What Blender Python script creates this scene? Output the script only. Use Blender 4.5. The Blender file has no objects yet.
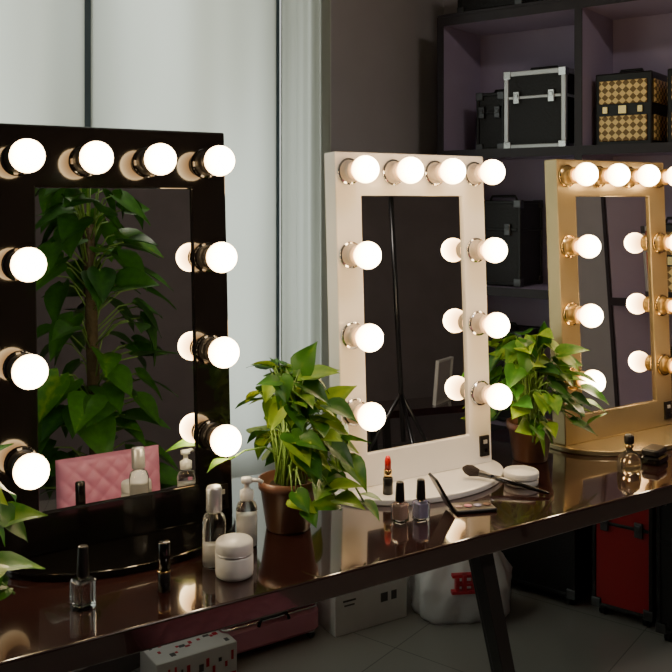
import bpy, math, random
from mathutils import Vector, Matrix, Euler
random.seed(7)
sc = bpy.context.scene
COL = sc.collection
TH = math.radians(57.5)
S_ANG = math.radians(20.35)
S_ORG = Vector((2.444, 3.008, 0))
MS = Matrix.Translation(S_ORG) @ Matrix.Rotation(S_ANG, 4, 'Z')

# ------------------------------------------------------------------ materials
def new_mat(name):
    m = bpy.data.materials.new(name); m.use_nodes = True
    nt = m.node_tree
    return m, nt, nt.nodes['Principled BSDF']

def mat(name, col, rough=0.5, metal=0.0, col2=None, nscale=6.0, bump=0.0, bscale=40.0, coat=0.0,
        emit=0.0, ecol=None, trans=0.0, stretch=None, ior=1.45, spec=0.5):
    m, nt, b = new_mat(name)
    N = nt.nodes; L = nt.links
    b.inputs['Roughness'].default_value = rough
    b.inputs['Metallic'].default_value = metal
    b.inputs['Coat Weight'].default_value = coat
    b.inputs['Coat Roughness'].default_value = 0.05
    b.inputs['Transmission Weight'].default_value = trans
    b.inputs['IOR'].default_value = ior
    b.inputs['Specular IOR Level'].default_value = spec
    tc = N.new('ShaderNodeTexCoord'); mp = N.new('ShaderNodeMapping')
    L.new(tc.outputs['Object'], mp.inputs['Vector'])
    if stretch: mp.inputs['Scale'].default_value = stretch
    c2 = col2 if col2 else tuple(min(1, c * 0.9) for c in col)
    nz = N.new('ShaderNodeTexNoise'); nz.inputs['Scale'].default_value = nscale
    nz.inputs['Detail'].default_value = 4
    L.new(mp.outputs['Vector'], nz.inputs['Vector'])
    rp = N.new('ShaderNodeValToRGB')
    rp.color_ramp.elements[0].position = 0.35; rp.color_ramp.elements[1].position = 0.65
    rp.color_ramp.elements[0].color = (*col, 1); rp.color_ramp.elements[1].color = (*c2, 1)
    L.new(nz.outputs['Fac'], rp.inputs['Fac'])
    L.new(rp.outputs['Color'], b.inputs['Base Color'])
    if bump > 0:
        n2 = N.new('ShaderNodeTexNoise'); n2.inputs['Scale'].default_value = bscale
        L.new(mp.outputs['Vector'], n2.inputs['Vector'])
        bp = N.new('ShaderNodeBump'); bp.inputs['Strength'].default_value = bump
        bp.inputs['Distance'].default_value = 0.01
        L.new(n2.outputs['Fac'], bp.inputs['Height']); L.new(bp.outputs['Normal'], b.inputs['Normal'])
    if emit > 0:
        b.inputs['Emission Color'].default_value = (*(ecol or col), 1)
        b.inputs['Emission Strength'].default_value = emit
    return m

M_BLACKGLOSS = mat('black_lacquer', (0.004, 0.0035, 0.0035), 0.10, coat=0.5)
M_WHITEFR = mat('white_lacquer', (0.92, 0.91, 0.90), 0.22, col2=(0.90, 0.89, 0.88), coat=0.3)
M_GOLDFR = mat('champagne_gold_lacquer', (0.54, 0.43, 0.24), 0.27, metal=0.65, col2=(0.49, 0.39, 0.21))
M_BLACK = mat('black_plastic', (0.012, 0.011, 0.011), 0.35)
M_BLACKSAT = mat('black_leatherette', (0.015, 0.013, 0.014), 0.45, bump=0.2, bscale=120)
M_SOCKW = mat('cream_socket', (0.62, 0.54, 0.46), 0.3)
M_SOCKG = mat('gold_socket', (0.5, 0.33, 0.12), 0.3, metal=0.6)
M_CHROME = mat('chrome', (0.75, 0.75, 0.76), 0.15, metal=1.0)
M_DKMETAL = mat('dark_metal', (0.12, 0.12, 0.125), 0.3, metal=1.0)
M_ALU = mat('brushed_aluminium', (0.72, 0.72, 0.73), 0.35, metal=0.6)
M_GOLDMET = mat('gold_metal', (0.85, 0.6, 0.25), 0.2, metal=1.0)
M_WHITEP = mat('white_plastic', (0.78, 0.77, 0.75), 0.3)
M_RED = mat('red_lipstick', (0.65, 0.02, 0.02), 0.3)
M_REDCASE = mat('red_case_shell', (0.38, 0.015, 0.02), 0.35, bump=0.1, bscale=60)
M_PINK = mat('pink_shell', (0.66, 0.26, 0.34), 0.3)
M_PINKLEATHER = mat('pink_leather', (0.68, 0.27, 0.41), 0.4, col2=(0.62, 0.23, 0.36), bump=0.05)
M_GLASS = mat('clear_glass', (0.95, 0.96, 0.97), 0.03, trans=1.0)
M_AMBER = mat('pale_perfume_glass', (0.98, 0.86, 0.62), 0.04, trans=0.95)
M_LILAC = mat('lilac_polish', (0.42, 0.40, 0.62), 0.15, coat=0.5)
M_BEIGEP = mat('nude_polish', (0.55, 0.38, 0.33), 0.15, coat=0.5)
M_TERRA = mat('brown_glazed_pot', (0.16, 0.075, 0.05), 0.3, col2=(0.12, 0.055, 0.04), nscale=15)
M_SOIL = mat('soil', (0.03, 0.02, 0.012), 0.95, bump=0.8)
M_STEM = mat('green_stem', (0.16, 0.30, 0.06), 0.5)
M_MOSS = mat('moss_pole_fibre', (0.08, 0.06, 0.03), 0.95, bump=1.0)
M_MIRROR, nt, b = new_mat('mirror_glass')
b.inputs['Base Color'].default_value = (0.82, 0.83, 0.82, 1)
b.inputs['Metallic'].default_value = 1; b.inputs['Roughness'].default_value = 0.01
M_SHELFIN = mat('lavender_board', (0.42, 0.355, 0.50), 0.6, col2=(0.40, 0.335, 0.475))
M_SHELFED = mat('dark_board_edge', (0.035, 0.028, 0.035), 0.45)
M_WALLG = mat('grey_mauve_paint', (0.48, 0.45, 0.465), 0.8, col2=(0.46, 0.43, 0.445), bump=0.05, bscale=150)
M_WALLD = mat('dark_plum_paint', (0.12, 0.10, 0.105), 0.85, bump=0.05, bscale=150)
M_CEIL = mat('ceiling_paint', (0.40, 0.38, 0.37), 0.9)
M_TRIM = mat('trim_paint', (0.10, 0.09, 0.09), 0.5)
M_MULL = mat('window_frame_grey', (0.08, 0.12, 0.15), 0.5)
M_CARD = mat('white_cardboard', (0.74, 0.73, 0.70), 0.7)
M_INK = mat('black_ink', (0.10, 0.10, 0.10), 0.6)
M_REDINK = mat('red_ink', (0.55, 0.03, 0.05), 0.5)
M_BAG = mat('white_plastic_bag', (0.80, 0.80, 0.82), 0.35, bump=0.5, bscale=18)
M_FILL_LAMP = mat('fill_lamp_diffuser', (1, 1, 1), 0.5, emit=44.0, ecol=(1.0, 0.88, 0.77))  # glow of the added out-of-view ceiling fill
M_BRUSHHAIR = mat('brush_bristles', (0.03, 0.02, 0.018), 0.8, bump=0.6, bscale=300)

# bulb : warm frosted emitter, hotter at the tip and warmer toward the neck
M_BULB = bpy.data.materials.new('frosted_bulb'); M_BULB.use_nodes = True
nt = M_BULB.node_tree; nt.nodes.clear(); N = nt.nodes; L = nt.links
o = N.new('ShaderNodeOutputMaterial'); e = N.new('ShaderNodeEmission')
at_ = N.new('ShaderNodeAttribute'); at_.attribute_name = 'tint'
rp = N.new('ShaderNodeValToRGB')
rp.color_ramp.elements[0].color = (1.0, 0.50, 0.18, 1); rp.color_ramp.elements[1].color = (1.0, 0.80, 0.52, 1)
el = rp.color_ramp.elements.new(0.45); el.color = (1.0, 0.68, 0.33, 1)
pw = N.new('ShaderNodeMath'); pw.operation = 'POWER'; pw.inputs[1].default_value = 1.5
mr = N.new('ShaderNodeMapRange'); mr.inputs['To Min'].default_value = 7; mr.inputs['To Max'].default_value = 44
L.new(at_.outputs['Fac'], rp.inputs[0]); L.new(at_.outputs['Fac'], pw.inputs[0]); L.new(pw.outputs[0], mr.inputs['Value'])
L.new(rp.outputs[0], e.inputs['Color']); L.new(mr.outputs[0], e.inputs['Strength'])
L.new(e.outputs[0], o.inputs[0])

# desk wood
M_WOOD, nt, b = new_mat('dark_walnut_lacquer')
N = nt.nodes; L = nt.links
tc = N.new('ShaderNodeTexCoord'); mp = N.new('ShaderNodeMapping'); mp.inputs['Scale'].default_value = (1.2, 14, 14)
nz = N.new('ShaderNodeTexNoise'); nz.inputs['Scale'].default_value = 5; nz.inputs['Detail'].default_value = 8
rp = N.new('ShaderNodeValToRGB')
rp.color_ramp.elements[0].color = (0.009, 0.004, 0.004, 1); rp.color_ramp.elements[1].color = (0.034, 0.012, 0.010, 1)
L.new(tc.outputs['Object'], mp.inputs[0]); L.new(mp.outputs[0], nz.inputs['Vector'])
L.new(nz.outputs['Fac'], rp.inputs[0]); L.new(rp.outputs[0], b.inputs['Base Color'])
b.inputs['Roughness'].default_value = 0.11; b.inputs['Coat Weight'].default_value = 0.8; b.inputs['Coat Roughness'].default_value = 0.03

# floor tile
M_TILE, nt, b = new_mat('grey_floor_tile')
N = nt.nodes; L = nt.links
tc = N.new('ShaderNodeTexCoord'); br = N.new('ShaderNodeTexBrick')
br.offset = 0.0; br.inputs['Scale'].default_value = 1.0
br.inputs['Brick Width'].default_value = 0.6; br.inputs['Row Height'].default_value = 0.6
br.inputs['Mortar Size'].default_value = 0.002
br.inputs['Color1'].default_value = (0.33, 0.31, 0.285, 1); br.inputs['Color2'].default_value = (0.31, 0.295, 0.27, 1)
br.inputs['Mortar'].default_value = (0.2, 0.19, 0.18, 1)
L.new(tc.outputs['Object'], br.inputs['Vector']); L.new(br.outputs['Color'], b.inputs['Base Color'])
b.inputs['Roughness'].default_value = 0.2

# curtain
M_CURT = bpy.data.materials.new('sheer_curtain_cloth'); M_CURT.use_nodes = True
nt = M_CURT.node_tree; nt.nodes.clear(); N = nt.nodes; L = nt.links
o = N.new('ShaderNodeOutputMaterial'); t = N.new('ShaderNodeBsdfTranslucent'); d = N.new('ShaderNodeBsdfDiffuse')
mx = N.new('ShaderNodeMixShader'); mx.inputs[0].default_value = 0.35
tc = N.new('ShaderNodeTexCoord'); mp = N.new('ShaderNodeMapping'); mp.inputs['Scale'].default_value = (1.6, 1, .35)
nz = N.new('ShaderNodeTexNoise'); nz.inputs['Scale'].default_value = 2.2; nz.inputs['Detail'].default_value = 1
rp = N.new('ShaderNodeValToRGB'); rp.color_ramp.elements[0].position = .3; rp.color_ramp.elements[1].position = .7
rp.color_ramp.elements[0].color = (0.50, 0.51, 0.44, 1); rp.color_ramp.elements[1].color = (0.78, 0.82, 0.75, 1)
L.new(tc.outputs['Object'], mp.inputs[0]); L.new(mp.outputs[0], nz.inputs['Vector']); L.new(nz.outputs['Fac'], rp.inputs[0])
L.new(rp.outputs[0], t.inputs['Color']); L.new(rp.outputs[0], d.inputs['Color'])
L.new(t.outputs[0], mx.inputs[1]); L.new(d.outputs[0], mx.inputs[2]); L.new(mx.outputs[0], o.inputs[0])

# leaf
M_LEAF, nt, b = new_mat('pothos_leaf')
N = nt.nodes; L = nt.links
at = N.new('ShaderNodeAttribute'); at.attribute_name = 'tint'
tc = N.new('ShaderNodeTexCoord'); nz = N.new('ShaderNodeTexNoise'); nz.inputs['Scale'].default_value = 45
L.new(tc.outputs['Object'], nz.inputs['Vector'])
ad = N.new('ShaderNodeMath'); ad.operation = 'MULTIPLY_ADD'; ad.inputs[1].default_value = 0.5; 
L.new(nz.outputs['Fac'], ad.inputs[0]); L.new(at.outputs['Fac'], ad.inputs[2])
sb = N.new('ShaderNodeMath'); sb.operation = 'SUBTRACT'; sb.inputs[1].default_value = 0.25
L.new(ad.outputs[0], sb.inputs[0])
rp = N.new('ShaderNodeValToRGB')
rp.color_ramp.elements[0].color = (0.012, 0.055, 0.010, 1); rp.color_ramp.elements[1].color = (0.32, 0.45, 0.035, 1)
el = rp.color_ramp.elements.new(0.5); el.color = (0.05, 0.18, 0.014, 1)
L.new(sb.outputs[0], rp.inputs[0]); L.new(rp.outputs[0], b.inputs['Base Color'])
b.inputs['Roughness'].default_value = 0.42
b.inputs['Specular IOR Level'].default_value = 0.3
tr = N.new('ShaderNodeBsdfTranslucent'); L.new(rp.outputs[0], tr.inputs['Color'])
mx = N.new('ShaderNodeMixShader'); mx.inputs[0].default_value = 0.18
L.new(b.outputs[0], mx.inputs[1]); L.new(tr.outputs[0], mx.inputs[2]); L.new(mx.outputs[0], N['Material Output'].inputs[0])

# quilted gold check
M_QUILT, nt, b = new_mat('gold_quilted_leather')
N = nt.nodes; L = nt.links
tc = N.new('ShaderNodeTexCoord'); mp = N.new('ShaderNodeMapping'); mp.inputs['Rotation'].default_value = (math.radians(45), 0, 0)
ck = N.new('ShaderNodeTexChecker'); ck.inputs['Scale'].default_value = 52
ck.inputs['Color1'].default_value = (0.95, 0.66, 0.25, 1); ck.inputs['Color2'].default_value = (0.22, 0.12, 0.035, 1)
L.new(tc.outputs['Object'], mp.inputs[0]); L.new(mp.outputs[0], ck.inputs[0]); L.new(ck.outputs[0], b.inputs['Base Color'])
b.inputs['Roughness'].default_value = 0.35; b.inputs['Metallic'].default_value = 0.3

# ------------------------------------------------------------------ mesh builder
class MB:
    def __init__(s): s.v = []; s.f = []; s.mi = []; s.sm = []; s.mats = []; s.tint = []
    def m(s, mt):
        if mt not in s.mats: s.mats.append(mt)
        return s.mats.index(mt)
    def add(s, vs, fs, mt, smooth=False, M=None, tint=0.5):
        o = len(s.v); i = s.m(mt)
        for k, p in enumerate(vs):
            p = Vector(p)
            s.v.append(M @ p if M is not None else p); s.tint.append(tint[k] if isinstance(tint, list) else tint)
        for f in fs:
            s.f.append([o + k for k in f]); s.mi.append(i); s.sm.append(smooth)
    def box(s, c, d, mt, M=None):
        x, y, z = c; a, b_, h = d[0] / 2, d[1] / 2, d[2] / 2
        vs = [(x + i * a, y + j * b_, z + k * h) for i in (-1, 1) for j in (-1, 1) for k in (-1, 1)]
        fs = [(0, 1, 3, 2), (4, 6, 7, 5), (0, 4, 5, 1), (2, 3, 7, 6), (0, 2, 6, 4), (1, 5, 7, 3)]
        s.add(vs, fs, mt, False, M)
    def rbox(s, c, d, mt, r=0.01, M=None, seg=4):
        x, y, z = c; a, b_, h = d[0] / 2, d[1] / 2, d[2] / 2
        def loop(ins, zz):
            out = []
            for (sx, sy, a0) in ((1, 1, 0), (-1, 1, 90), (-1, -1, 180), (1, -1, 270)):
                for k in range(seg + 1):
                    an = math.radians(90 * k / seg)
                    if sx * sy < 0: an = math.pi / 2 - an
                    rr = max(r - ins, 0.0005)
                    out.append((x + sx * (a - r + rr * math.cos(an)), y + sy * (b_ - r + rr * math.sin(an)), zz))
            return out
        q = min(r, h) * 0.5
        Ls = [loop(q, z - h), loop(0, z - h + q), loop(0, z + h - q), loop(q, z + h)]
        n = len(Ls[0]); vs = sum(Ls, []); fs = []
        for i in range(3):
            for k in range(n):
                fs.append((i * n + k, i * n + (k + 1) % n, (i + 1) * n + (k + 1) % n, (i + 1) * n + k))
        fs.append(tuple(range(n - 1, -1, -1))); fs.append(tuple(range(3 * n, 4 * n)))
        s.add(vs, fs, mt, False, M)
    def lathe(s, prof, mt, M=None, seg=28, smooth=True, tints=None):
        vs = []; fs = []; tt = []
        n = len(prof)
        for i, (r, z) in enumerate(prof):
            for k in range(seg):
                a = 2 * math.pi * k / seg
                vs.append((r * math.cos(a), r * math.sin(a), z)); tt.append(tints[i] if tints else .5)
        for i in range(n - 1):
            for k in range(seg):
                fs.append((i * seg + k, i * seg + (k + 1) % seg, (i + 1) * seg + (k + 1) % seg, (i + 1) * seg + k))
        if prof[0][0] > 1e-5: fs.append(tuple(range(seg - 1, -1, -1)))
        if prof[-1][0] > 1e-5: fs.append(tuple((n - 1) * seg + k for k in range(seg)))
        s.add(vs, fs, mt, smooth, M, tt)
    def tube(s, pts, rad, mt, seg=8, M=None, tint=0.5):
        pts = [Vector(p) for p in pts]; n = len(pts)
        rads = rad if isinstance(rad, (list, tuple)) else [rad] * n
        vs = []; fs = []
        up = Vector((0.13, 0.21, 0.97))
        for i, p in enumerate(pts):
            t = (pts[min(i + 1, n - 1)] - pts[max(i - 1, 0)]).normalized()
            u = t.cross(up)
            if u.length < 1e-3: u = t.cross(Vector((1, 0, 0)))
            u.normalize(); w = t.cross(u)
            for k in range(seg):
                a = 2 * math.pi * k / seg
                vs.append(p + (u * math.cos(a) + w * math.sin(a)) * rads[i])
        for i in range(n - 1):
            for k in range(seg):
                fs.append((i * seg + k, i * seg + (k + 1) % seg, (i + 1) * seg + (k + 1) % seg, (i + 1) * seg + k))
        fs.append(tuple(range(seg - 1, -1, -1))); fs.append(tuple((n - 1) * seg + k for k in range(seg)))
        s.add(vs, fs, mt, True, M, tint)
    def extrude(s, outline, z0, z1, mt, M=None):
        n = len(outline)
        vs = [(x, y, z0) for x, y in outline] + [(x, y, z1) for x, y in outline]
        fs = [tuple(range(n - 1, -1, -1)), tuple(range(n, 2 * n))]
        for k in range(n): fs.append((k, (k + 1) % n, n + (k + 1) % n, n + k))
        s.add(vs, fs, mt, False, M)
    def obj(s, name, loc=(0, 0, 0), rotz=0, parent=None, bevel=0, bseg=2):
        me = bpy.data.meshes.new(name)
        me.from_pydata([tuple(p) for p in s.v], [], s.f)
        for mt in s.mats: me.materials.append(mt)
        me.polygons.foreach_set('material_index', s.mi)
        me.polygons.foreach_set('use_smooth', s.sm)
        at = me.attributes.new('tint', 'FLOAT', 'POINT'); at.data.foreach_set('value', s.tint)
        me.update()
        ob = bpy.data.objects.new(name, me); COL.objects.link(ob)
        ob.location = loc; ob.rotation_euler = (0, 0, rotz)
        if parent: ob.parent = parent
        if bevel:
            bv = ob.modifiers.new('bevel', 'BEVEL'); bv.width = bevel; bv.segments = bseg
            bv.limit_method = 'ANGLE'; bv.angle_limit = math.radians(50)
        return ob

def empty(name, loc, rotz=0):
    e = bpy.data.objects.new(name, None); COL.objects.link(e)
    e.location = loc; e.rotation_euler = (0, 0, rotz); e.empty_display_size = 0.05
    return e

def s_empty(name, u, v, z=0, extra=0):
    p = MS @ Vector((u, v, z))
    return empty(name, p, S_ANG + extra)

# ------------------------------------------------------------------ room shell
CEIL = 3.0
V0, V1, U0, U1 = -4.6, 0.2, -4.6, 0.37
def sbox(name, u0, u1, v0, v1, z0, z1, mt, bevel=0):
    b = MB(); b.box((0, 0, (z1 - z0) / 2), (u1 - u0, v1 - v0, z1 - z0), mt)
    p = MS @ Vector(((u0 + u1) / 2, (v0 + v1) / 2, z0))
    return b.obj(name, p, S_ANG, bevel=bevel)
sbox('floor', U0 - .1, U1 + .1, V0 - .1, V1 + .15, -0.1, 0, M_TILE)
sbox('ceiling', U0 - .1, U1 + .1, V0 - .1, V1 + .15, CEIL, CEIL + .1, M_CEIL)
sbox('wall_east', U1, U1 + .1, V0 - .1, V1 + .15, 0, CEIL, M_WALLG)
sbox('wall_west', U0 - .1, U0, V0 - .1, V1 + .15, 0, CEIL, M_WALLD)
sbox('wall_south', U0, U1, V0 - .1, V0, 0, CEIL, M_WALLD)
WU0, WU1, WZ0, WZ1 = -3.6, -0.64, 0.55, 2.65
b = MB()
def wb(u0, u1, z0, z1): b.box(((u0 + u1) / 2, V1 + .075, (z0 + z1) / 2), (u1 - u0, .15, z1 - z0), M_WALLG)
wb(U0, WU0, 0, CEIL); wb(WU1, U1, 0, CEIL); wb(WU0, WU1, 0, WZ0); wb(WU0, WU1, WZ1, CEIL)
b.obj('wall_north', S_ORG, S_ANG)
b = MB()
for u in (-2.68, -1.721, -0.893):
    b.box((u, V1 + .02, (WZ0 + WZ1) / 2), (.05, .13, WZ1 - WZ0 - .09), M_MULL)
for u in (WU0 + .02, WU1 - .02):
    b.box((u, V1 + .05, (WZ0 + WZ1) / 2), (.04, .05, WZ1 - WZ0), M_MULL)
for z in (WZ0 + .02, WZ1 - .02):
    b.box(((WU0 + WU1) / 2, V1 + .05, z), (WU1 - WU0 - .09, .05, .04), M_MULL)
b.obj('window_1', S_ORG, S_ANG)
sbox('baseboard_north', U0, U1 - .4, V1 - .012, V1, 0, .08, M_TRIM)
sbox('baseboard_south', U0, U1, V0, V0 + .012, 0, .08, M_TRIM)

# curtains
def curtain(u0, u1, amp, freq, vv):
    b = MB(); n = max(8, int((u1 - u0) * 160)); zs = [0.45 + (2.75 - 0.45) * i / 10 for i in range(11)]
    vs = []; fs = []
    for j, z in enumerate(zs):
        for i in range(n + 1):
            u = u0 + (u1 - u0) * i / n
            w = amp * (math.sin(u * freq) + 0.35 * math.sin(u * freq * 2.3 + 1)) * (1 - 0.25 * j / 10)
            vs.append((u, vv + w, z))
    for j in range(10):
        for i in range(n):
            a = j * (n + 1) + i; fs.append((a, a + 1, a + n + 2, a + n + 1))
    b.add(vs, fs, M_CURT, True)
    return b.obj('curtain', S_ORG, S_ANG)
curtain(-0.880, -0.610, 0.018, 85, V1 - .07)
curtain(-1.706, -0.907, 0.008, 14, V1 - .06)
curtain(-2.667, -1.736, 0.008, 16, V1 - .06)
curtain(-3.62, -2.693, 0.008, 15, V1 - .06)
b = MB(); b.tube([(-3.7, V1 - .06, 2.77), (-.5, V1 - .06, 2.77)], .014, M_ALU, 12)
for u in (-3.65, -2.1, -.52): b.box((u, V1 - .03, 2.77), (.02, .06, .03), M_ALU)
b.obj('curtain_rod', S_ORG, S_ANG)

# ------------------------------------------------------------------ shelving unit
e_sh = s_empty('shelving_unit', 0, 0)
b = MB(); bd = MB(); BAY = 0.6155; NB = 4; DEP = .34; WT = BAY * NB
lev = [0.02, 0.50, 1.065, 1.632, 2.20]
for i in range(NB + 1):
    b.box((DEP / 2 + .006, -i * BAY, 1.11), (DEP - .012, .024, 2.2), M_SHELFIN)
    bd.box((0.003, -i * BAY, 1.11), (.006, .030, 2.22), M_SHELFED)
for z in lev:
    for i in range(NB):
        b.box((DEP / 2 + .006, -(i + .5) * BAY, z), (DEP - .012, BAY - .025, .024), M_SHELFIN)
        bd.box((0.003, -(i + .5) * BAY, z), (.006, BAY - .030, .036), M_SHELFED)
bd.box((DEP / 2, -WT / 2, 2.225), (DEP, WT + .026, .012), M_SHELFED)
bd.box((DEP / 2, 0.0135, 1.11), (DEP, .003, 2.22), M_SHELFED)
b.box((DEP + .008, -WT / 2, 1.11), (.012, WT, 2.2), M_SHELFIN)
b.obj('boards', parent=e_sh); bd.obj('edge_banding', parent=e_sh)

def handle(b, x, y, z, w, h, mt, axis='y', r=.006):
    if axis == 'y': pts = [(x, y - w / 2, z), (x, y - w / 2 + .01, z + h), (x, y + w / 2 - .01, z + h), (x, y + w / 2, z)]
    else: pts = [(x - w / 2, y, z), (x - w / 2 + .01, y, z + h), (x + w / 2 - .01, y, z + h), (x + w / 2, y, z)]
    b.tube(pts, r, mt, 8)

def alu_case(name, u, v, z, w, d, h, panel=M_BLACKSAT, trim=M_ALU, wheels=False, extra=0, two=True):
    """Make-up case: front faces -x locally, width along y."""
    e = s_empty(name, u, v, z, extra)
    met = M_CHROME if trim is M_ALU else M_DKMETAL
    z0 = 0.035 if wheels else 0.004
    b = MB(); hh = h - z0 - .02
    b.box((0, 0, z0 + hh / 2), (d - .012, w - .012, hh - .008), panel)
    b.obj('shell', parent=e, bevel=.004)
    t = .020 if trim is M_ALU else .014; b = MB()
    for sx in (-1, 1):
        for sy in (-1, 1):
            b.box((sx * (d - t) / 2, sy * (w - t) / 2, z0 + hh / 2), (t, t, hh - 2 * t), trim)
        for zz in (z0 + t / 2, z0 + hh - t / 2): b.box((sx * (d - t) / 2, 0, zz), (t, w, t), trim)
        if two: b.box((sx * (d - .004) / 2, 0, z0 + hh * .66), (.006, w - 2 * t, .012), trim)
    for sy in (-1, 1):
        for zz in (z0 + t / 2, z0 + hh - t / 2): b.box((0, sy * (w - t) / 2, zz), (d - 2 * t, t, t), trim)
        if two: b.box((0, sy * (w - .004) / 2, z0 + hh * .66), (d - 2 * t, .006, .012), trim)
    b.obj('edges', parent=e, bevel=.003)
    b = MB()
    for sy in (-.28, .28):
        b.box((-d / 2 - .003, sy * w, z0 + hh * .66), (.012, .028, .05), met)
        b.box((-d / 2 - .009, sy * w, z0 + hh * .68), (.006, .018, .018), met)
    for sx in (-1, 1):
        for sy in (-1, 1):
            for zz in (z0 + .014, z0 + hh - .014):
                b.box((sx * (d / 2 - .015), sy * (w / 2 - .015), zz), (.034, .034, .034), met)
    b.obj('latches', parent=e, bevel=.008)
    b = MB(); handle(b, 0, 0, z0 + hh - .003, w * .5, .022, M_BLACK)
    if wheels:
        for sx in (-1, 1):
            for sy in (-1, 1):
                Mx = Matrix.Translation((sx * (d / 2 - .035), sy * (w / 2 - .03), .02)) @ Matrix.Rotation(math.pi / 2, 4, 'X')
                b.lathe([(.006, -.01), (.02, -.009), (.02, .009), (.006, .01)], M_BLACK, Mx, 16)
                b.box((sx * (d / 2 - .035), sy * (w / 2 - .03), .034), (.014, .03, .012), met)
    b.obj('handle', parent=e)
    return e

def quilted_case(name, u, v, z, w, d, h):
    e = s_empty(name, u, v, z)
    b = MB(); hb = h - .025
    b.box((0, 0, hb / 2), (d - .006, w - .006, hb), M_BLACK); b.obj('body', parent=e, bevel=.006)
    b = MB()
    for (za, zb) in ((.022, hb * .42), (hb * .58, hb - .03)):
        b.box((-d / 2, 0, (za + zb) / 2), (.008, w - .04, zb - za), M_QUILT)
        for sy in (-1, 1): b.box((0, sy * w / 2, (za + zb) / 2), (d - .05, .008, zb - za), M_QUILT)
    b.obj('quilting', parent=e, bevel=.003)
    b = MB()
    b.box((-d / 2 - .002, 0, hb * .5), (.008, .03, .03), M_GOLDMET)
    for sy in (-.3, .3): b.box((-d / 2 - .002, sy * w, hb * .5), (.008, .018, .024), M_GOLDMET)
    handle(b, 0, 0, hb - .003, w * .45, .022, M_BLACK)
    b.obj('clasps', parent=e)
    return e
L2 = 1.632 + .012; L1 = 1.065 + .012; L0 = .5 + .012; LT = 2.231
alu_case('makeup_case', .16, -.405, L2, .27, .2, .345)
alu_case('makeup_case', .19, -.19, L2, .13, .2, .27, trim=M_BLACK)
quilted_case('quilted_train_case', .17, -.765, L2, .225, .2, .31)
quilted_case('quilted_train_case', .17, -1.04, L2, .225, .2, .31)
alu_case('makeup_case', .17, -1.5, L2, .3, .22, .34)
quilted_case('quilted_train_case', .17, -2.1, L2, .25, .2, .3)
quilted_case('quilted_train_case', .17, -1.5, L1, .3, .22, .34)
alu_case('makeup_case', .17, -2.1, L1, .3, .22, .34, panel=M_REDCASE)
alu_case('makeup_case', .20, -.2, L1, .26, .22, .38, trim=M_BLACK)
quilted_case('quilted_train_case', .17, -.95, L1, .25, .2, .30)
alu_case('makeup_case', .19, -.2, L0, .28, .22, .40, trim=M_BLACK)
alu_case('makeup_case', .19, -.95, L0, .35, .22, .36, trim=M_BLACK)
alu_case('makeup_case', .17, -.20, LT, .30, .22, .20, trim=M_BLACK)
alu_case('makeup_case', .17, -.78, LT, .36, .22, .22, trim=M_BLACK)
alu_case('trolley_case', -.17, -.895, 0, .21, .28, .50, panel=M_REDCASE, trim=M_BLACK, wheels=True)
alu_case('trolley_case', -.17, -.57, 0, .32, .28, .46, trim=M_BLACK, wheels=True)
alu_case('trolley_case', -.20, -.20, 0, .30, .28, .42, trim=M_BLACK, wheels=True)
alu_case('trolley_case', -.22, -1.18, 0, .30, .3, .50, trim=M_BLACK, wheels=True)

# ------------------------------------------------------------------ desk
e_d = empty('makeup_desk', (0, 0, 0))
b = MB(); b.box((1.15, 1.71, .728), (3.1, .62, .044), M_WOOD); b.obj('tabletop', parent=e_d, bevel=.004, bseg=3)
b = MB()
def leg(p, q):
    p = Vector(p); q = Vector(q)
    r0, r1 = .019, .013
    vs = []
    for c, r in ((p, r0), (q, r1)):
        for dx, dy in ((-1, -1), (1, -1), (1, 1), (-1, 1)): vs.append((c.x + dx * r, c.y + dy * r, c.z))
    b.add(vs, [(3, 2, 1, 0), (4, 5, 6, 7), (0, 1, 5, 4), (1, 2, 6, 5), (2, 3, 7, 6), (3, 0, 4, 7)], M_BLACK)
leg((1.285, 1.45, .706), (1.40, 1.37, 0)); leg((1.625, 1.92, .706), (1.80, 1.93, 0))
leg((-.30, 1.45, .706), (-.36, 1.42, 0)); leg((-.30, 1.95, .706), (-.36, 1.97, 0))
leg((2.45, 1.45, .706), (2.50, 1.43, 0))
b.box((1.08, 1.80, .690), (2.8, .05, .032), M_BLACK)
b.obj('legs', parent=e_d, bevel=.002)
DZ = .75

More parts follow.
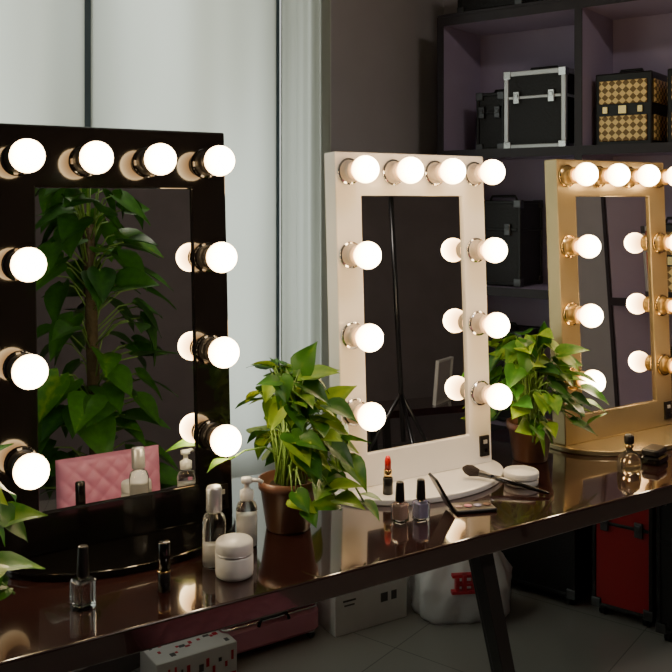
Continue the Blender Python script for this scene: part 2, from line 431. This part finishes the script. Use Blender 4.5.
# ------------------------------------------------------------------ vanity mirrors
def vanity(x0, H, fm, sm_, rim, w=.46, bx=.073, lean=2.5, ax=.194, zt=.061, zs=(.258, .446, .624), zg=.118):
    e = empty('hollywood_vanity_mirror', (x0 + w / 2, 1.745, DZ))
    R = Matrix.Translation((0, 0, .014)) @ Matrix.Rotation(math.radians(-lean), 4, 'X')
    hw = w / 2; z0g, z1g = .078, H - zg; t = .048
    O = [(-hw, 0), (hw, 0), (hw, H - .014), (-hw, H - .014)]
    I = [(-hw + bx, z0g), (hw - bx, z0g), (hw - bx, z1g), (-hw + bx, z1g)]
    vs = [(x, 0, z) for x, z in O] + [(x, 0, z) for x, z in I] + [(x, t, z) for x, z in O] + [(x, t, z) for x, z in I]
    fs = []
    for k in range(4):
        n = (k + 1) % 4
        fs += [(k, n, 4 + n, 4 + k), (8 + n, 8 + k, 12 + k, 12 + n), (n, k, 8 + k, 8 + n), (4 + k, 4 + n, 12 + n, 12 + k)]
    b = MB(); b.add(vs, fs, fm, False, R); b.obj('frame', parent=e, bevel=.003)
    b = MB(); b.box((0, .012, (z0g + z1g) / 2), (w - 2 * bx - .001, .008, z1g - z0g - .001), M_MIRROR, R); b.obj('mirror_glass', parent=e)
    b = MB(); b.box((0, .032, (z0g + z1g) / 2), (w - 2 * bx - .001, .02, z1g - z0g - .001), fm, R); b.obj('back_panel', parent=e)
    b = MB(); out = []
    for k in range(33):
        a = math.pi + math.pi * k / 32; out.append((.245 * math.cos(a), .02 + .165 * math.sin(a)))
    out += [(.245, .10), (.22, .12), (-.22, .12), (-.245, .10)]
    b.extrude(out, 0, .014, fm); b.obj('base_plate', parent=e, bevel=.003)
    sk = MB(); bl = MB(); pos = []
    for k in range(4): pos.append((-ax + k * ax * 2 / 3, H - zt))
    for q in zs:
        pos += [(-ax, H - q), (ax, H - q)]
    for (x, z) in pos:
        M = R @ Matrix.Translation((x, 0, z)) @ Matrix.Rotation(math.pi / 2, 4, 'X')
        sk.lathe([(.030, 0), (.030, .005), (.026, .008), (.021, .010), (.0205, .026), (.024, .028), (.024, .034), (.019, .036)], sm_, M, 24)
        sk.lathe([(.0315, .001), (.0322, .004), (.0315, .007)], rim, M, 24)
        prof = [(.0155, .034), (.017, .040)]; tn = [0.0, 0.0]
        for i in range(17):
            a = math.radians(-62 + (152) * i / 16); prof.append((.032 * math.cos(a) if i < 16 else 0.00001, .0728 + .032 * math.sin(a)))
            tn.append(min(1, max(0, i / 13)))
        bl.lathe(prof, M_BULB, M, 22, tints=tn)
    sk.obj('sockets', parent=e); bl.obj('bulbs', parent=e)
    b = MB(); b.box((hw - .027, -.003, .045), (.030, .006, .052), M_BLACK, R)
    b.box((hw - .027, -.007, .056), (.012, .003, .010), M_ALU, R); b.box((hw - .027, -.007, .034), (.012, .003, .010), M_BLACKGLOSS, R)
    b.obj('power_outlet', parent=e, bevel=.001)
    return e
vanity(.366, .838, M_BLACKGLOSS, M_BLACK, M_BLACKGLOSS, w=.484, bx=.079, lean=3.0, ax=.195, zt=.083, zs=(.284, .480, .660), zg=.137)
vanity(1.130, .805, M_WHITEFR, M_SOCKW, M_CHROME)
vanity(1.860, .805, M_GOLDFR, M_SOCKG, M_GOLDMET)

# ------------------------------------------------------------------ plants
def leaf(b, base, d, nrm, Ln, tint):
    d = d.normalized(); sd = d.cross(nrm).normalized(); n = sd.cross(d).normalized()
    ts = [0.0, .07, .20, .38, .57, .75, .90, 1.0]
    ws = [.14, .30, .37, .345, .26, .155, .055, 0.0]
    off = [-.10, -.03, .0, 0, 0, 0, 0, 0]
    cur = random.uniform(.12, .32); fold = random.uniform(.08, .28); wv = random.uniform(0, 6)
    vs = []; fs = []; tt = []
    for i, t in enumerate(ts):
        for j in (-2, -1, 0, 1, 2):
            f = j / 2; w = ws[i] * f
            al = t + (off[i] if abs(j) == 2 else off[i] * .5 if abs(j) == 1 else (.05 if i == 0 else 0))
            h = -cur * t * t + fold * abs(f) * ws[i] * 2 * (1 if abs(j) < 2 else .75) + .012 * math.sin(wv + t * 9 + j)
            vs.append(base + (d * al + sd * w + n * h) * Ln); tt.append(tint + (.14 if j == 0 else 0))
    for i in range(len(ts) - 1):
        for j in range(4):
            a = i * 5 + j; fs.append((a, a + 1, a + 6, a + 5))
    b.add(vs, fs, M_LEAF, True, None, tt)

def pot(b, r, h, mt):
    b.lathe([(r * .72, 0), (r * .76, .004), (r * .95, h * .8), (r * 1.02, h * .82), (r * 1.04, h), (r * .94, h), (r * .90, h * .88)], mt, None, 32)
    b.lathe([(r * .91, h * .84), (r * .5, h * .90), (.0001, h * .91)], M_SOIL, None, 24)

def pothos(loc, r, h, n, sx, sy, top, L0_, L1_, seed, ok=lambda p: True, vines=(), tb=0, cx=0):
    random.seed(seed)
    b = MB(); pot(b, r, h, M_TERRA)
    lc = Vector(loc); cnt = 0; tries = 0
    while cnt < n and tries < n * 25:
        tries += 1
        az = random.uniform(0, 2 * math.pi); el = random.random() ** .75 * math.radians(86)
        el = el - math.radians(8)
        q = random.uniform(.62, 1.0)
        o = Vector((cx + math.cos(az) * math.cos(el) * sx * q, math.sin(az) * math.cos(el) * sy * q, h + (top - h) * (max(-.2, math.sin(el)) * q * .92)))
        out = Vector((math.cos(az), math.sin(az), 0))
        d = (out * random.uniform(.6, 1.3) + Vector((random.uniform(-.6, .6), random.uniform(-.6, .6), random.uniform(-.9, .55))))
        nrm = Vector((out.x * .5 + random.uniform(-.45, .45), out.y * .5 - .35 + random.uniform(-.45, .45), .9))
        Ln = random.uniform(L0_, L1_); dn = d.normalized()
        tip = lc + o + dn * Ln
        if o.z + dn.z * Ln < .04 or not ok(tip) or not ok(lc + o): continue
        if Vector((o.x, o.y)).length < r * 1.1 and o.z < h + .02: continue
        s0 = Vector((random.uniform(-.4, .4) * r, random.uniform(-.4, .4) * r, h * .9))
        m1 = s0.lerp(o, .5) + Vector((0, 0, .05))
        b.tube([s0, s0.lerp(m1, .6) + Vector((0, 0, .012)), m1, m1.lerp(o, .6) + Vector((0, 0, .008)), o], [.0025, .0022, .002, .0018, .0014], M_STEM, 5)
        leaf(b, o, dn, nrm, Ln, min(1, max(0, random.gauss(.5, .24) + tb)))
        cnt += 1
    for path in vines:
        P = [Vector(p) for p in path]
        b.tube(P, .0022, M_STEM, 5)
        for i in range(1, len(P)):
            for k in range(2):
                p = P[i - 1].lerp(P[i], random.uniform(.2, .9))
                d = Vector((random.uniform(-.8, .5), random.uniform(-1, .2), random.uniform(-.9, .1))).normalized()
                Ln = random.uniform(L0_, L1_)
                if p.z + d.z * Ln < .045: d.z = .12
                leaf(b, p, d, Vector((random.uniform(-.3, .3), -.3, .95)), Ln, min(1, max(0, random.gauss(.5, .2))))
    return b.obj('potted_pothos', loc)

def okA(p):
    if p.y > 1.68 and (p.x < .88 or p.x > 1.09): return False
    if p.y > 1.9 or p.x > 1.09: return False
    if p.x < .87:
        return (.905 < p.z < .93) or (p.z > 1.01 and p.y < 1.64 and p.x > .82)
    return True
pothos((.935, 1.655, DZ), .062, .105, 135, .145, .135, .375, .05, .082, 3, okA, tb=.08, cx=-.008,
       vines=[[(.03, -.03, .11), (.07, -.07, .13), (.10, -.10, .10), (.115, -.12, .06)],
              [(.02, -.05, .11), (.045, -.10, .10), (.055, -.12, .06)]])
okB = lambda p: not ((p.x < 1.62 or p.x > 1.835) and p.y > 1.69) and p.y < 1.95
pothos((1.725, 1.745, DZ), .060, .10, 95, .15, .14, .37, .055, .085, 5, okB, tb=.02,
       vines=[[(-.02, -.03, .11), (-.06, -.08, .14), (-.09, -.10, .08)]])
okC = lambda p: not (p.x > .33 and p.y > 1.66) and p.y < 1.9 and p.x < .40
pothos((.20, 1.52, DZ), .062, .11, 75, .155, .13, .33, .06, .09, 14, okC, tb=0,
       vines=[[(.03, -.02, .11), (.09, -.03, .12), (.12, -.02, .08), (.14, -.03, .06)]])

# tall pothos on a moss pole beside the viewer (seen in the black mirror)
random.seed(21)
b = MB(); pot(b, .14, .28, M_TERRA)
b.tube([(0, 0, .24), (0, 0, 1.50)], .022, M_MOSS, 12)
for i in range(150):
    z = random.uniform(.42, 1.68); az = random.uniform(0, 2 * math.pi)
    R_ = random.uniform(.05, .20) * (1 if z < 1.45 else .8)
    o = Vector((math.cos(az) * R_, math.sin(az) * R_, z)); out = Vector((math.cos(az), math.sin(az), 0))
    b.tube([(math.cos(az) * .02, math.sin(az) * .02, min(1.49, z - .08)), o * .6 + Vector((0, 0, z * .4 - .01)), o], .003, M_STEM, 5)
    leaf(b, o, out * .8 + Vector((random.uniform(-.4, .4), random.uniform(-.4, .4), random.uniform(-1, .2))),
         Vector((out.x, out.y + .3, .7)), random.uniform(.12, .18), min(1, max(0, random.gauss(.24, .12))))
b.obj('potted_moss_pole_pothos', (.99, .36, 0))

# ------------------------------------------------------------------ toiletries
def nail_polish(x, y, h, liquid, clear=False, rz=.3, s=1.0):
    e = empty('nail_polish_bottle', (x, y, DZ), rz)
    hb = h * .48; w = .031 * s
    b = MB(); b.rbox((0, 0, hb / 2), (w, w, hb), M_GLASS, .006); b.lathe([(.0075, hb), (.0075, hb + .004)], M_GLASS)
    b.obj('glass', parent=e)
    b = MB(); b.rbox((0, 0, hb / 2 + .002), (w - .008, w - .008, hb - .010), liquid, .004); b.obj('polish', parent=e)
    b = MB(); b.lathe([(.0095, hb + .004), (.0105, hb + .006), (.0085, h - .002), (.0075, h)], M_BLACK, None, 20); b.obj('cap', parent=e)
nail_polish(.457, 1.514, .105, M_GLASS, s=1.1)
nail_polish(1.152, 1.553, .086, M_BEIGEP)
nail_polish(1.197, 1.538, .088, M_LILAC, rz=-.1)

def lipstick(name, x, y, z, h, open_):
    e = empty(name, (x, y, z)); b = MB()
    if open_:
        b.lathe([(.0115, 0), (.0115, h * .42), (.0105, h * .43)], M_BLACK, None, 24)
        b.lathe([(.0095, h * .43), (.0095, h * .62), (.009, h * .63)], M_GOLDMET, None, 24)
        b.lathe([(.0075, h * .63), (.0075, h * .85), (.0062, h * .93), (.0035, h * .985), (.0001, h)], M_RED, Matrix.Identity(4), 20)
    else:
        b.lathe([(.0110, 0), (.0110, h * .38), (.0104, h * .385)], M_BLACK, None, 24)
        b.lathe([(.0112, h * .385), (.0112, h * .42)], M_GOLDMET, None, 24)
        b.lathe([(.0110, h * .42), (.0110, h - .002), (.0095, h)], M_BLACKGLOSS, None, 24)
    b.obj('tube', parent=e)
lipstick('lipstick', .599, 1.506, DZ, .086, False)
lipstick('lipstick', 1.213, 1.682, DZ + .0145, .088, True)

e = empty('cream_jar', (.732, 1.497, DZ)); b = MB()
b.lathe([(.030, 0), (.034, .003), (.035, .010), (.035, .038), (.032, .042)], M_WHITEP, None, 36)
b.obj('jar', parent=e); b = MB()
b.lathe([(.0335, .043), (.0345, .045), (.0345, .062), (.032, .066), (.0001, .066)], M_WHITEP, None, 36)
b.lathe([(.0348, .0430), (.0352, .0440), (.0348, .045)], M_ALU, None, 36)
b.obj('lid', parent=e)
e = empty('powder_jar', (1.557, 1.605, DZ)); b = MB()
b.lathe([(.038, 0), (.041, .003), (.041, .014), (.040, .016)], M_WHITEP, None, 36); b.obj('jar', parent=e)
b = MB(); b.lathe([(.042, .017), (.0425, .019), (.0425, .030), (.040, .033), (.0001, .033)], M_WHITEP, None, 36); b.obj('lid', parent=e)
e = empty('glass_lotion_bottle', (.718, 1.555, DZ)); b = MB()
b.lathe([(.018, 0), (.022, .003), (.022, .085), (.019, .096), (.011, .102), (.011, .108)], M_GLASS, None, 32); b.obj('glass', parent=e)
b = MB(); b.lathe([(.0001, .006), (.019, .006), (.019, .045), (.0001, .045)], M_WHITEP, None, 24); b.obj('lotion', parent=e)
b = MB(); b.lathe([(.0145, .104), (.015, .106), (.015, .146), (.013, .150), (.0001, .150)], M_ALU, None, 32); b.obj('cap', parent=e)
e = empty('lotion_pump_bottle', (.812, 1.605, DZ)); b = MB()
b.lathe([(.018, 0), (.021, .003), (.021, .078), (.018, .088), (.010, .094), (.010, .098)], M_GLASS, None, 32); b.obj('glass', parent=e)
b = MB(); b.lathe([(.0001, .006), (.018, .006), (.018, .066), (.0001, .066)], M_WHITEP, None, 24); b.obj('lotion', parent=e)
b = MB(); b.lathe([(.013, .095), (.0135, .097), (.0135, .112), (.006, .116), (.005, .126), (.011, .128), (.011, .137), (.0001, .138)], M_WHITEP, None, 28)
b.tube([(0, 0, .133), (.02, -.015, .133), (.026, -.02, .129)], .004, M_WHITEP, 8); b.obj('pump', parent=e)
e = empty('perfume_bottle', (1.854, 1.526, DZ), -.4)
b = MB(); b.lathe([(.026, 0), (.031, .004), (.032, .022), (.028, .042), (.016, .052), (.009, .056), (.009, .062)], M_AMBER, Matrix.Scale(.65, 4, (0, 1, 0)), 36); b.obj('glass', parent=e)
b = MB(); b.lathe([(.009, .062), (.011, .064), (.011, .070), (.009, .071)], M_GOLDMET, None, 24)
b.lathe([(.010, .071), (.0125, .075), (.0125, .090), (.009, .095), (.0001, .095)], M_BLACK, None, 24); b.obj('stopper', parent=e)
e = empty('powder_compact', (1.98, 1.548, DZ), .3); b = MB()
b.rbox((0, 0, .010), (.075, .05, .020), M_BLACKGLOSS, .008); b.rbox((0, .0, .0305), (.070, .046, .018), M_BLACK, .008)
b.obj('case', parent=e)
e = empty('eyeshadow_palette', (1.337, 1.53, DZ), -.35); b = MB()
b.rbox((0, 0, .004), (.095, .055, .008), M_BLACK, .004); b.obj('tray', parent=e)
b = MB()
for k in range(4): b.lathe([(.009, .0081), (.009, .0096), (.0001, .0096)], [M_BEIGEP, M_PINK, M_LILAC, M_TERRA][k], Matrix.Translation((-.034 + k * .0225, 0, 0)), 18)
b.obj('shadows', parent=e)
b = MB(); Ml = Matrix.Translation((-.050, 0, .008)) @ Matrix.Rotation(math.radians(-30), 4, 'Y')
b.box((-.003, 0, .042), (.006, .050, .084), M_BLACK, Ml); b.box((.0001, 0, .042), (.001, .044, .072), M_MIRROR, Ml); b.obj('lid', parent=e, bevel=.001)
b = MB(); p = Vector((1.44, 1.685, .786)); q = Vector((1.545, 1.50, .7565)); d = q - p
b.tube([p + d * t for t in (0, .04, .1, .17, .2)], [.004, .011, .014, .010, .008], M_BRUSHHAIR, 14)
b.tube([p + d * t for t in (.19, .21, .33, .34)], [.0075, .0085, .006, .006], M_DKMETAL, 14)
b.tube([p + d * t for t in (.335, .45, .7, .98, 1)], [.0055, .0065, .0055, .0035, .001], M_BLACKGLOSS, 12)
b.obj('makeup_brush')

# ------------------------------------------------------------------ things on the floor
e = empty('cardboard_box', (1.735, 2.575, 0), -.02); b = MB()
b.box((0, 0, .13), (.29, .16, .26), M_CARD); b.obj('carton', parent=e, bevel=.003)
b = MB()
b.box((0, 0, .2605), (.29, .045, .001), M_ALU)
for (x, z, w, h) in ((-.09, .16, .035, .04), (-.09, .11, .05, .006), (-.09, .095, .04, .005), (.02, .17, .06, .006), (.02, .155, .05, .005), (.02, .14, .055, .005), (.05, .09, .028, .03), (.09, .09, .022, .03), (.10, .19, .03, .008)):
    b.box((x, -.0805, z), (w, .001, h), M_INK)
b.obj('print', parent=e)
e = empty('printed_gift_box', (1.085, 2.53, 0), .02); b = MB()
b.box((0, 0, .05), (.26, .13, .10), M_CARD); b.obj('carton', parent=e, bevel=.003)
b = MB()
random.seed(9)
for k in range(12):
    b.box((-.112 + k * .0205, -.0655, .052 + random.uniform(-.02, .02)), (random.uniform(.006, .016), .001, random.uniform(.01, .03)), M_REDINK if k % 3 else M_INK)
b.box((0, -.0655, .009), (.25, .001, .008), M_REDINK)
for k in range(16):
    b.box((-.11 + k * .0145, random.uniform(-.045, .045), .1005), (random.uniform(.008, .02), random.uniform(.008, .02), .001), M_REDINK if k % 3 else M_INK)
b.obj('print', parent=e)
e = empty('pink_suitcase', (1.37, 2.63, 0)); b = MB()
b.rbox((0, 0, .065), (.36, .22, .085), M_PINK, .03); b.rbox((0, 0, .154), (.36, .22, .085), M_PINK, .03)
b.obj('shell', parent=e)
b = MB(); b.rbox((0, 0, .1095), (.356, .216, .006), M_CHROME, .028)
for k in range(5): b.box((-.14 + k * .07, -.1105, .154), (.012, .003, .045), M_PINKLEATHER)
handle(b, 0, -.113, .098, .11, .022, M_BLACK, 'x'); b.obj('trim', parent=e)
b = MB()
for sx in (-1, 1):
    for sy in (-1, 1):
        b.lathe([(.006, -.009), (.013, -.008), (.013, .008), (.006, .009)], M_BLACK, Matrix.Translation((sx * .15, sy * .085, .0135)) @ Matrix.Rotation(math.pi / 2, 4, 'X'), 14)
        b.box((sx * .15, sy * .085, .025), (.02, .025, .008), M_CHROME)
b.obj('wheels', parent=e)
# plastic bag
random.seed(4)
e = empty('plastic_shopping_bag', (2.06, 2.42, 0), -.45); b = MB(); vs = []; fs = []
na, nz_ = 48, 18
for j in range(nz_ + 1):
    t = j / nz_; z = .26 * t
    w = .185 * (min(1, .88 + t * 1.5)) * (1 - .45 * max(0, t - .55) / .45); dd = .12 * min(1, .85 + t) * (1 - .75 * max(0, t - .45) / .55)
    for i in range(na):
        a = 2 * math.pi * i / na
        cr = 1 + .05 * math.sin(5 * a + 3 * t) + .05 * math.sin(11 * a - 7 * t) + random.uniform(-.02, .02)
        sq = 1 / max(abs(math.cos(a)), abs(math.sin(a))) ** .5
        vs.append((w * math.cos(a) * cr * sq * .9, dd * math.sin(a) * cr * sq * .9, z + .014 * math.sin(3 * a + 2) * t))
for j in range(nz_):
    for i in range(na): fs.append((j * na + i, j * na + (i + 1) % na, (j + 1) * na + (i + 1) % na, (j + 1) * na + i))
fs.append(tuple(range(na - 1, -1, -1)))
b.add(vs, fs, M_BAG, True)
for sy in (-1, 1): b.tube([(-.06, sy * .022, .24), (-.055, sy * .03, .29), (0, sy * .034, .315), (.055, sy * .03, .29), (.06, sy * .022, .24)], [.008, .006, .006, .006, .008], M_BAG, 8)
b.obj('bag', parent=e)
b = MB()
for (x, z, w, h) in ((-.02, .175, .08, .010), (-.02, .15, .012, .06), (-.045, .15, .012, .045), (.012, .15, .012, .05), (-.02, .125, .09, .010), (.04, .15, .010, .05), (.05, .13, .03, .01), (-.02, .15, .06, .008)):
    b.box((x, -.124 + max(0, z - .14) * .35, z), (w, .022, h), M_REDINK)
b.obj('print', parent=e)

# pink tufted chair
e = empty('pink_quilted_chair', (.915, .735, 0)); b = MB()
def cushion(b, w, h, t, M):
    nx, ny = 64, 56; vs = []; fs = []
    for sgn in (1, -1):
        o_ = len(vs)
        for j in range(ny + 1):
            for i in range(nx + 1):
                x = (i / nx - .5) * w; y = (j / ny - .5) * h
                ed = min(1, (1 - abs(2 * x / w) ** 6)) * min(1, (1 - abs(2 * y / h) ** 6)); ed = max(0, ed) ** .4
                u = (x + y) / .058; v = (x - y) / .058
                q = abs(math.sin(math.pi * u) * math.sin(math.pi * v)) ** .35
                vs.append((x, y, sgn * (t * .5 * ed * (.70 + .30 * q))))
        for j in range(ny):
            for i in range(nx):
                a = o_ + j * (nx + 1) + i; f = (a, a + 1, a + nx + 2, a + nx + 1)
                fs.append(f if sgn > 0 else f[::-1])
    b.add(vs, fs, M_PINKLEATHER, True, M)
cushion(b, .33, .31, .07, Matrix.Translation((0, 0, .60)) @ Matrix.Rotation(math.radians(-90), 4, 'X'))
cushion(b, .38, .36, .09, Matrix.Translation((0, .215, .43)))
b.obj('cushions', parent=e)
b = MB()
for sx in (-1, 1):
    b.tube([(sx * .15, .36, .39), (sx * .17, .39, 0)], .012, M_CHROME, 12)
    b.tube([(sx * .15, .05, .39), (sx * .17, .0, 0)], .012, M_CHROME, 12)
    b.tube([(sx * .12, .05, .40), (sx * .12, .0, .47), (sx * .12, 0, .60)], .010, M_CHROME, 12)
b.box((0, .2, .385), (.32, .32, .015), M_BLACK)
b.obj('legs', parent=e)

# light stand + framed picture standing in the rest of the room (seen in mirrors)
b = MB()
for k in range(3):
    a = 2 * math.pi * k / 3 + .3; b.tube([(0, 0, .6), (.38 * math.cos(a), .38 * math.sin(a), .01)], .011, M_DKMETAL, 8)
b.tube([(0, 0, .35), (0, 0, 1.75)], .014, M_DKMETAL, 10)
b.box((0, 0, 1.88), (.34, .08, .26), M_BLACK); b.box((0, .042, 1.88), (.30, .004, .22), M_DKMETAL)
b.obj('photo_light_stand', (2.85, -.35, 0), -.5)
b = MB()
b.box((0, 0, .43), (.8, .4, .04), M_WOOD)
for sx in (-1, 1):
    for sy in (-1, 1): b.box((sx * .36, sy * .16, .205), (.04, .04, .41), M_BLACK)
b.obj('side_table', (3.40, -.75, 0), S_ANG)
b = MB(); Mt = Matrix.Rotation(math.radians(8), 4, 'X')
for (x, z, w, h) in ((-.11, .13, .012, .26), (.11, .13, .012, .26), (0, .006, .21, .012), (0, .254, .21, .012)): b.box((x, 0, z), (w, .02, h), M_WHITEP, Mt)
b.box((0, .004, .13), (.2, .006, .23), M_WALLG, Mt)
b.obj('picture_frame', (3.40, -.70, .451), math.pi - .5)

# unseen ceiling fixture, added as fill to raise the room's ambient light
p = MS @ Vector((-2.0, -2.5, CEIL)); e = empty('ceiling_fill_lamp', p)
b = MB(); b.lathe([(.26, 0), (.26, -.03), (.25, -.035)], M_ALU, None, 36); b.obj('housing', parent=e)
b = MB(); b.lathe([(.24, -.036), (.23, -.06), (.15, -.08), (.0001, -.085)], M_FILL_LAMP, None, 36); b.obj('diffuser', parent=e)

# ------------------------------------------------------------------ world + camera
w = bpy.data.worlds.new('overcast_sky'); sc.world = w; w.use_nodes = True
w.node_tree.nodes['Background'].inputs[0].default_value = (0.90, 0.95, 0.89, 1)
w.node_tree.nodes['Background'].inputs[1].default_value = 2.4
cam = bpy.data.cameras.new('camera'); co = bpy.data.objects.new('camera', cam); COL.objects.link(co)
co.location = (0, 0, 1.44); co.rotation_euler = (math.radians(90), 0, TH - math.radians(90))
cam.sensor_width = 36; cam.lens = 900 / 672 * 36; cam.shift_y = -136 / 672; cam.clip_start = .02
sc.camera = co
